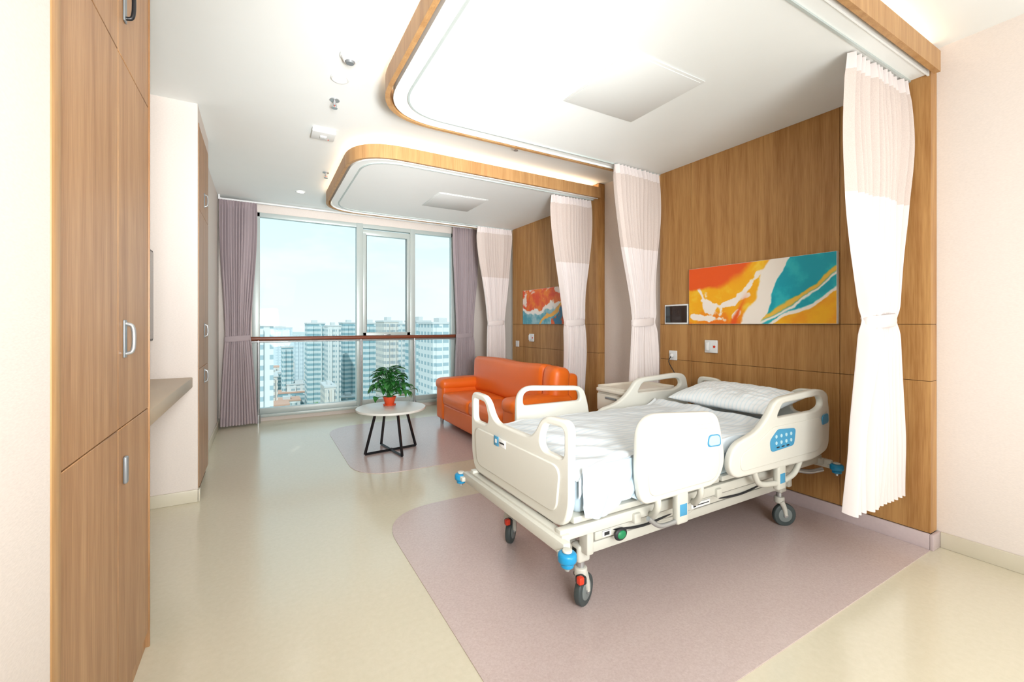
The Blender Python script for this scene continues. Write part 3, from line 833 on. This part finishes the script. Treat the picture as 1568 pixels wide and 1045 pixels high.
def leaf(base, az, reach, hgt, ln, wd, droop):
    d = Vector((math.cos(az), math.sin(az), 0)); sd = Vector((-d.y, d.x, 0))
    tip = base+d*reach+Vector((0, 0, hgt))
    b.tube([base, base+d*reach*.25+Vector((0, 0, hgt*.6)), tip], .0028, 'leaf', 5, True, 5)
    def f(u, v):
        t = u; w = wd*math.sin(math.pi*min(1, t**.75))*(1-.15*t)
        c = tip+d*ln*t*math.cos(droop*t)+Vector((0, 0, 1))*ln*(.25*t-droop*t*t*.75)
        s = (v-.5)*2
        return c+sd*s*w+Vector((0, 0, 1))*abs(s)*w*.35
    b.grid(f, 10, 4, 'leaf')
NL = 130
for i in range(NL):
    az = i*2.39996+random.uniform(-.3, .3)
    k = (i+1)/NL
    reach = .02+.20*k*random.uniform(.5, 1.1); hgt = .29-.23*k+random.uniform(-.04, .06)
    leaf(Vector((px+random.uniform(-.02, .02), py+random.uniform(-.02, .02), pz+.082)), az, reach, max(.02, hgt), random.uniform(.09, .15), random.uniform(.024, .038), .3+.7*k)
b.done(70)

# ------------------------------------------------------------------ city outside
def facade(name, wall_c, win_c, fz, fx, wz=.45, wxx=.6):
    m, nt, bb = newmat(name)
    tc = N(nt, 'ShaderNodeTexCoord'); sx = N(nt, 'ShaderNodeSeparateXYZ'); nt.links.new(tc.outputs['Object'], sx.inputs[0])
    ad = N(nt, 'ShaderNodeMath', operation='ADD'); nt.links.new(sx.outputs['X'], ad.inputs[0]); nt.links.new(sx.outputs['Y'], ad.inputs[1])
    def band(src, f, w):
        mu = N(nt, 'ShaderNodeMath', operation='MULTIPLY'); nt.links.new(src, mu.inputs[0]); mu.inputs[1].default_value = f
        fr = N(nt, 'ShaderNodeMath', operation='FRACT'); nt.links.new(mu.outputs[0], fr.inputs[0])
        lt = N(nt, 'ShaderNodeMath', operation='LESS_THAN'); nt.links.new(fr.outputs[0], lt.inputs[0]); lt.inputs[1].default_value = w
        return lt.outputs[0]
    a = band(sx.outputs['Z'], fz, wz); c = band(ad.outputs[0], fx, wxx)
    mu = N(nt, 'ShaderNodeMath', operation='MULTIPLY'); nt.links.new(a, mu.inputs[0]); nt.links.new(c, mu.inputs[1])
    mx = N(nt, 'ShaderNodeMix', data_type='RGBA'); mx.inputs[6].default_value = lin(wall_c); mx.inputs[7].default_value = lin(win_c)
    nt.links.new(mu.outputs[0], mx.inputs[0]); nt.links.new(mx.outputs[2], bb.inputs['Base Color'])
    bb.inputs['Roughness'].default_value = .8
    return m
M['f1'] = facade('facade_white', (214, 218, 216), (156, 178, 184), 1/3.1, 1/4.0)  # distance haze painted into the facades: pale walls, low-contrast windows
M['f2'] = facade('facade_teal', (202, 212, 212), (136, 170, 178), 1/3.1, 1/9.0, .5, .85)
M['f3'] = facade('facade_beige', (214, 210, 202), (162, 171, 174), 1/3.1, 1/3.0, .5, .5)
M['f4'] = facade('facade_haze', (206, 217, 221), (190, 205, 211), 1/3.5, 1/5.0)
M['roof'] = plain('roof_light', (202, 205, 204), .9)
M['roofo'] = plain('roof_terracotta', (206, 166, 146), .9)
M['tree'] = plain('tree_green', (118, 154, 114), .9, var=.3, scale=.2)
GZ = -62
b = B('city_buildings')
def tower(r0, r1, y, ztop, m, dep=18, roof='roof'):
    x0, x1 = r0*y, r1*y
    b.box((x0, y, GZ), (x1, y+dep, ztop), m); w = x1-x0
    b.box((x0+w*.3, y+3, ztop), (x0+w*.6, y+9, ztop+2.0), 'roof'); b.box((x0-.3, y-.3, ztop-.5), (x1+.3, y+dep+.3, ztop+.3), roof)
    n = max(2, int(w/6))
    for i in range(n):
        xx = x0+w*(i+.2)/n; b.box((xx, y-.9, GZ), (xx+w/n*.45, y, ztop-1.5), m)
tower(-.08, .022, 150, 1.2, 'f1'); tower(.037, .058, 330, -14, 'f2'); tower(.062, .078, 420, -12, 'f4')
tower(.084, .118, 300, 2.0, 'f2'); tower(.124, .150, 280, .5, 'f1'); tower(.154, .186, 320, 2.5, 'f2')
tower(.196, .235, 250, 2.0, 'f2'); tower(.242, .275, 220, 3.0, 'f3'); tower(.27, .300, 265, 1.6, 'f1')
tower(.318, .352, 190, 2.8, 'f2'); tower(.358, .43, 165, 2.0, 'f1')
tower(.0, .03, 260, -26, 'f3'); tower(.118, .14, 220, -28, 'f3'); tower(.205, .25, 190, -34, 'f1')
tower(.44, .55, 190, 2, 'f2'); tower(-.3, -.12, 200, 2, 'f2')
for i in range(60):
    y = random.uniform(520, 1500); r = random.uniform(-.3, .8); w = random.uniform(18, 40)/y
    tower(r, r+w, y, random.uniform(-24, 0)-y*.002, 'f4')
for i in range(110):
    y = random.uniform(230, 520); r = random.uniform(-.15, .6); w = random.uniform(12, 26)/y
    tower(r, r+w, y, GZ+random.uniform(7, 24), random.choice(['f1', 'f3', 'f3', 'f2']), 14, random.choice(['roof', 'roof', 'roof', 'roofo']))
city = b.done()
b = B('city_trees')
for i in range(200):
    y = random.uniform(200, 480); r = random.uniform(-.1, .5)
    rad = random.uniform(4, 7)
    tb = bmesh.new(); bmesh.ops.create_icosphere(tb, subdivisions=2, radius=rad)
    for v in tb.verts: v.co *= 1+.25*noise.noise(v.co*.5+Vector((i, 0, 0)))
    b.merge(tb, 'tree', Matrix.Translation((r*y, y, GZ+rad*1.2)))
    b.cyl((r*y, y, GZ), (r*y, y, GZ+rad), .4, 'soil', seg=6)
b.done(38, city)
M['gnd'] = plain('ground_haze', (190, 199, 196), .95, var=.15, scale=.02)
simple('city_ground', [((-2500, 60, GZ-1), (3000, 4000, GZ))], 'gnd')

# ------------------------------------------------------------------ world
w = bpy.data.worlds.new('World'); sc.world = w; w.use_nodes = True; nt = w.node_tree
bg = nt.nodes['Background']
tc = N(nt, 'ShaderNodeTexCoord'); sx = N(nt, 'ShaderNodeSeparateXYZ'); nt.links.new(tc.outputs['Generated'], sx.inputs[0])
cr = N(nt, 'ShaderNodeValToRGB'); cr.color_ramp.elements[0].position = 0.0; cr.color_ramp.elements[0].color = lin((208, 220, 225))
cr.color_ramp.elements[1].position = .55; cr.color_ramp.elements[1].color = lin((162, 200, 216))
nt.links.new(sx.outputs['Z'], cr.inputs[0])
mp = N(nt, 'ShaderNodeMapping'); mp.inputs['Scale'].default_value = (1.2, 1.2, 3.4); nt.links.new(tc.outputs['Generated'], mp.inputs[0])
nn = N(nt, 'ShaderNodeTexNoise'); nn.inputs['Scale'].default_value = 3.2; nn.inputs['Detail'].default_value = 7; nn.inputs['Roughness'].default_value = .55
nt.links.new(mp.outputs[0], nn.inputs['Vector'])
c2 = N(nt, 'ShaderNodeValToRGB'); c2.color_ramp.elements[0].position = .46; c2.color_ramp.elements[1].position = .64
nt.links.new(nn.outputs['Fac'], c2.inputs[0])
mx = N(nt, 'ShaderNodeMix', data_type='RGBA'); nt.links.new(c2.outputs[0], mx.inputs[0]); nt.links.new(cr.outputs[0], mx.inputs[6]); mx.inputs[7].default_value = (.64, .665, .68, 1)
nt.links.new(mx.outputs[2], bg.inputs['Color']); bg.inputs['Strength'].default_value = 1.42

# ------------------------------------------------------------------ lights
def area(name, loc, target, size, e, col=(1, 1, 1), spread=180):
    l = bpy.data.lights.new(name, 'AREA'); l.energy = e; l.size = size; l.color = col; l.spread = math.radians(spread)
    o = bpy.data.objects.new(name, l); o.location = loc
    o.rotation_euler = (Vector(target)-Vector(loc)).to_track_quat('-Z', 'Y').to_euler(); sc.collection.objects.link(o); return o
sun = bpy.data.lights.new('sun', 'SUN'); sun.energy = 2.0; sun.angle = .02
so = bpy.data.objects.new('sun', sun); so.rotation_euler = (math.radians(50), 0, math.radians(-25)); so.location = (0, 0, 60); sc.collection.objects.link(so)
COOL = (.97, .99, 1.0)
area('bounce_flash_up', (1.7, -1.1, .8), (2.3, 1.2, 2.75), 1.2, 44, COOL)
area('bounce_flash_aisle', (.2, -.8, 1.5), (1.1, 4.6, 1.75), .5, 30, COOL, 80)
area('far_ceiling_fill', (.5, -.8, .9), (1.3, 4.8, 2.75), .5, 22, COOL, 50)  # added fill lamp, out of view, brightens the ceiling towards the window
area('key_flash', (.5, -1.3, 2.3), (2.1, 2.4, .9), .9, 32, COOL)
for i, (x, y) in enumerate(((.45, 3.04), (.42, 5.88))):
    l = bpy.data.lights.new('downlight', 'SPOT'); l.energy = 4; l.spot_size = 2.4; l.spot_blend = .9; l.shadow_soft_size = .05; l.color = (1, .98, .95)
    o = bpy.data.objects.new('downlight_lamp', l); o.location = (x, y, H-.02); sc.collection.objects.link(o)

# ------------------------------------------------------------------ camera
cam = bpy.data.cameras.new('camera'); cam.sensor_width = 36; cam.lens = 666/1568*36
cam.shift_y = -25.5/1568; cam.clip_start = .02; cam.clip_end = 6000
co = bpy.data.objects.new('camera', cam); co.location = (0, 0, 1.3); co.rotation_euler = (math.radians(90), 0, math.radians(-30))
sc.collection.objects.link(co); sc.camera = co
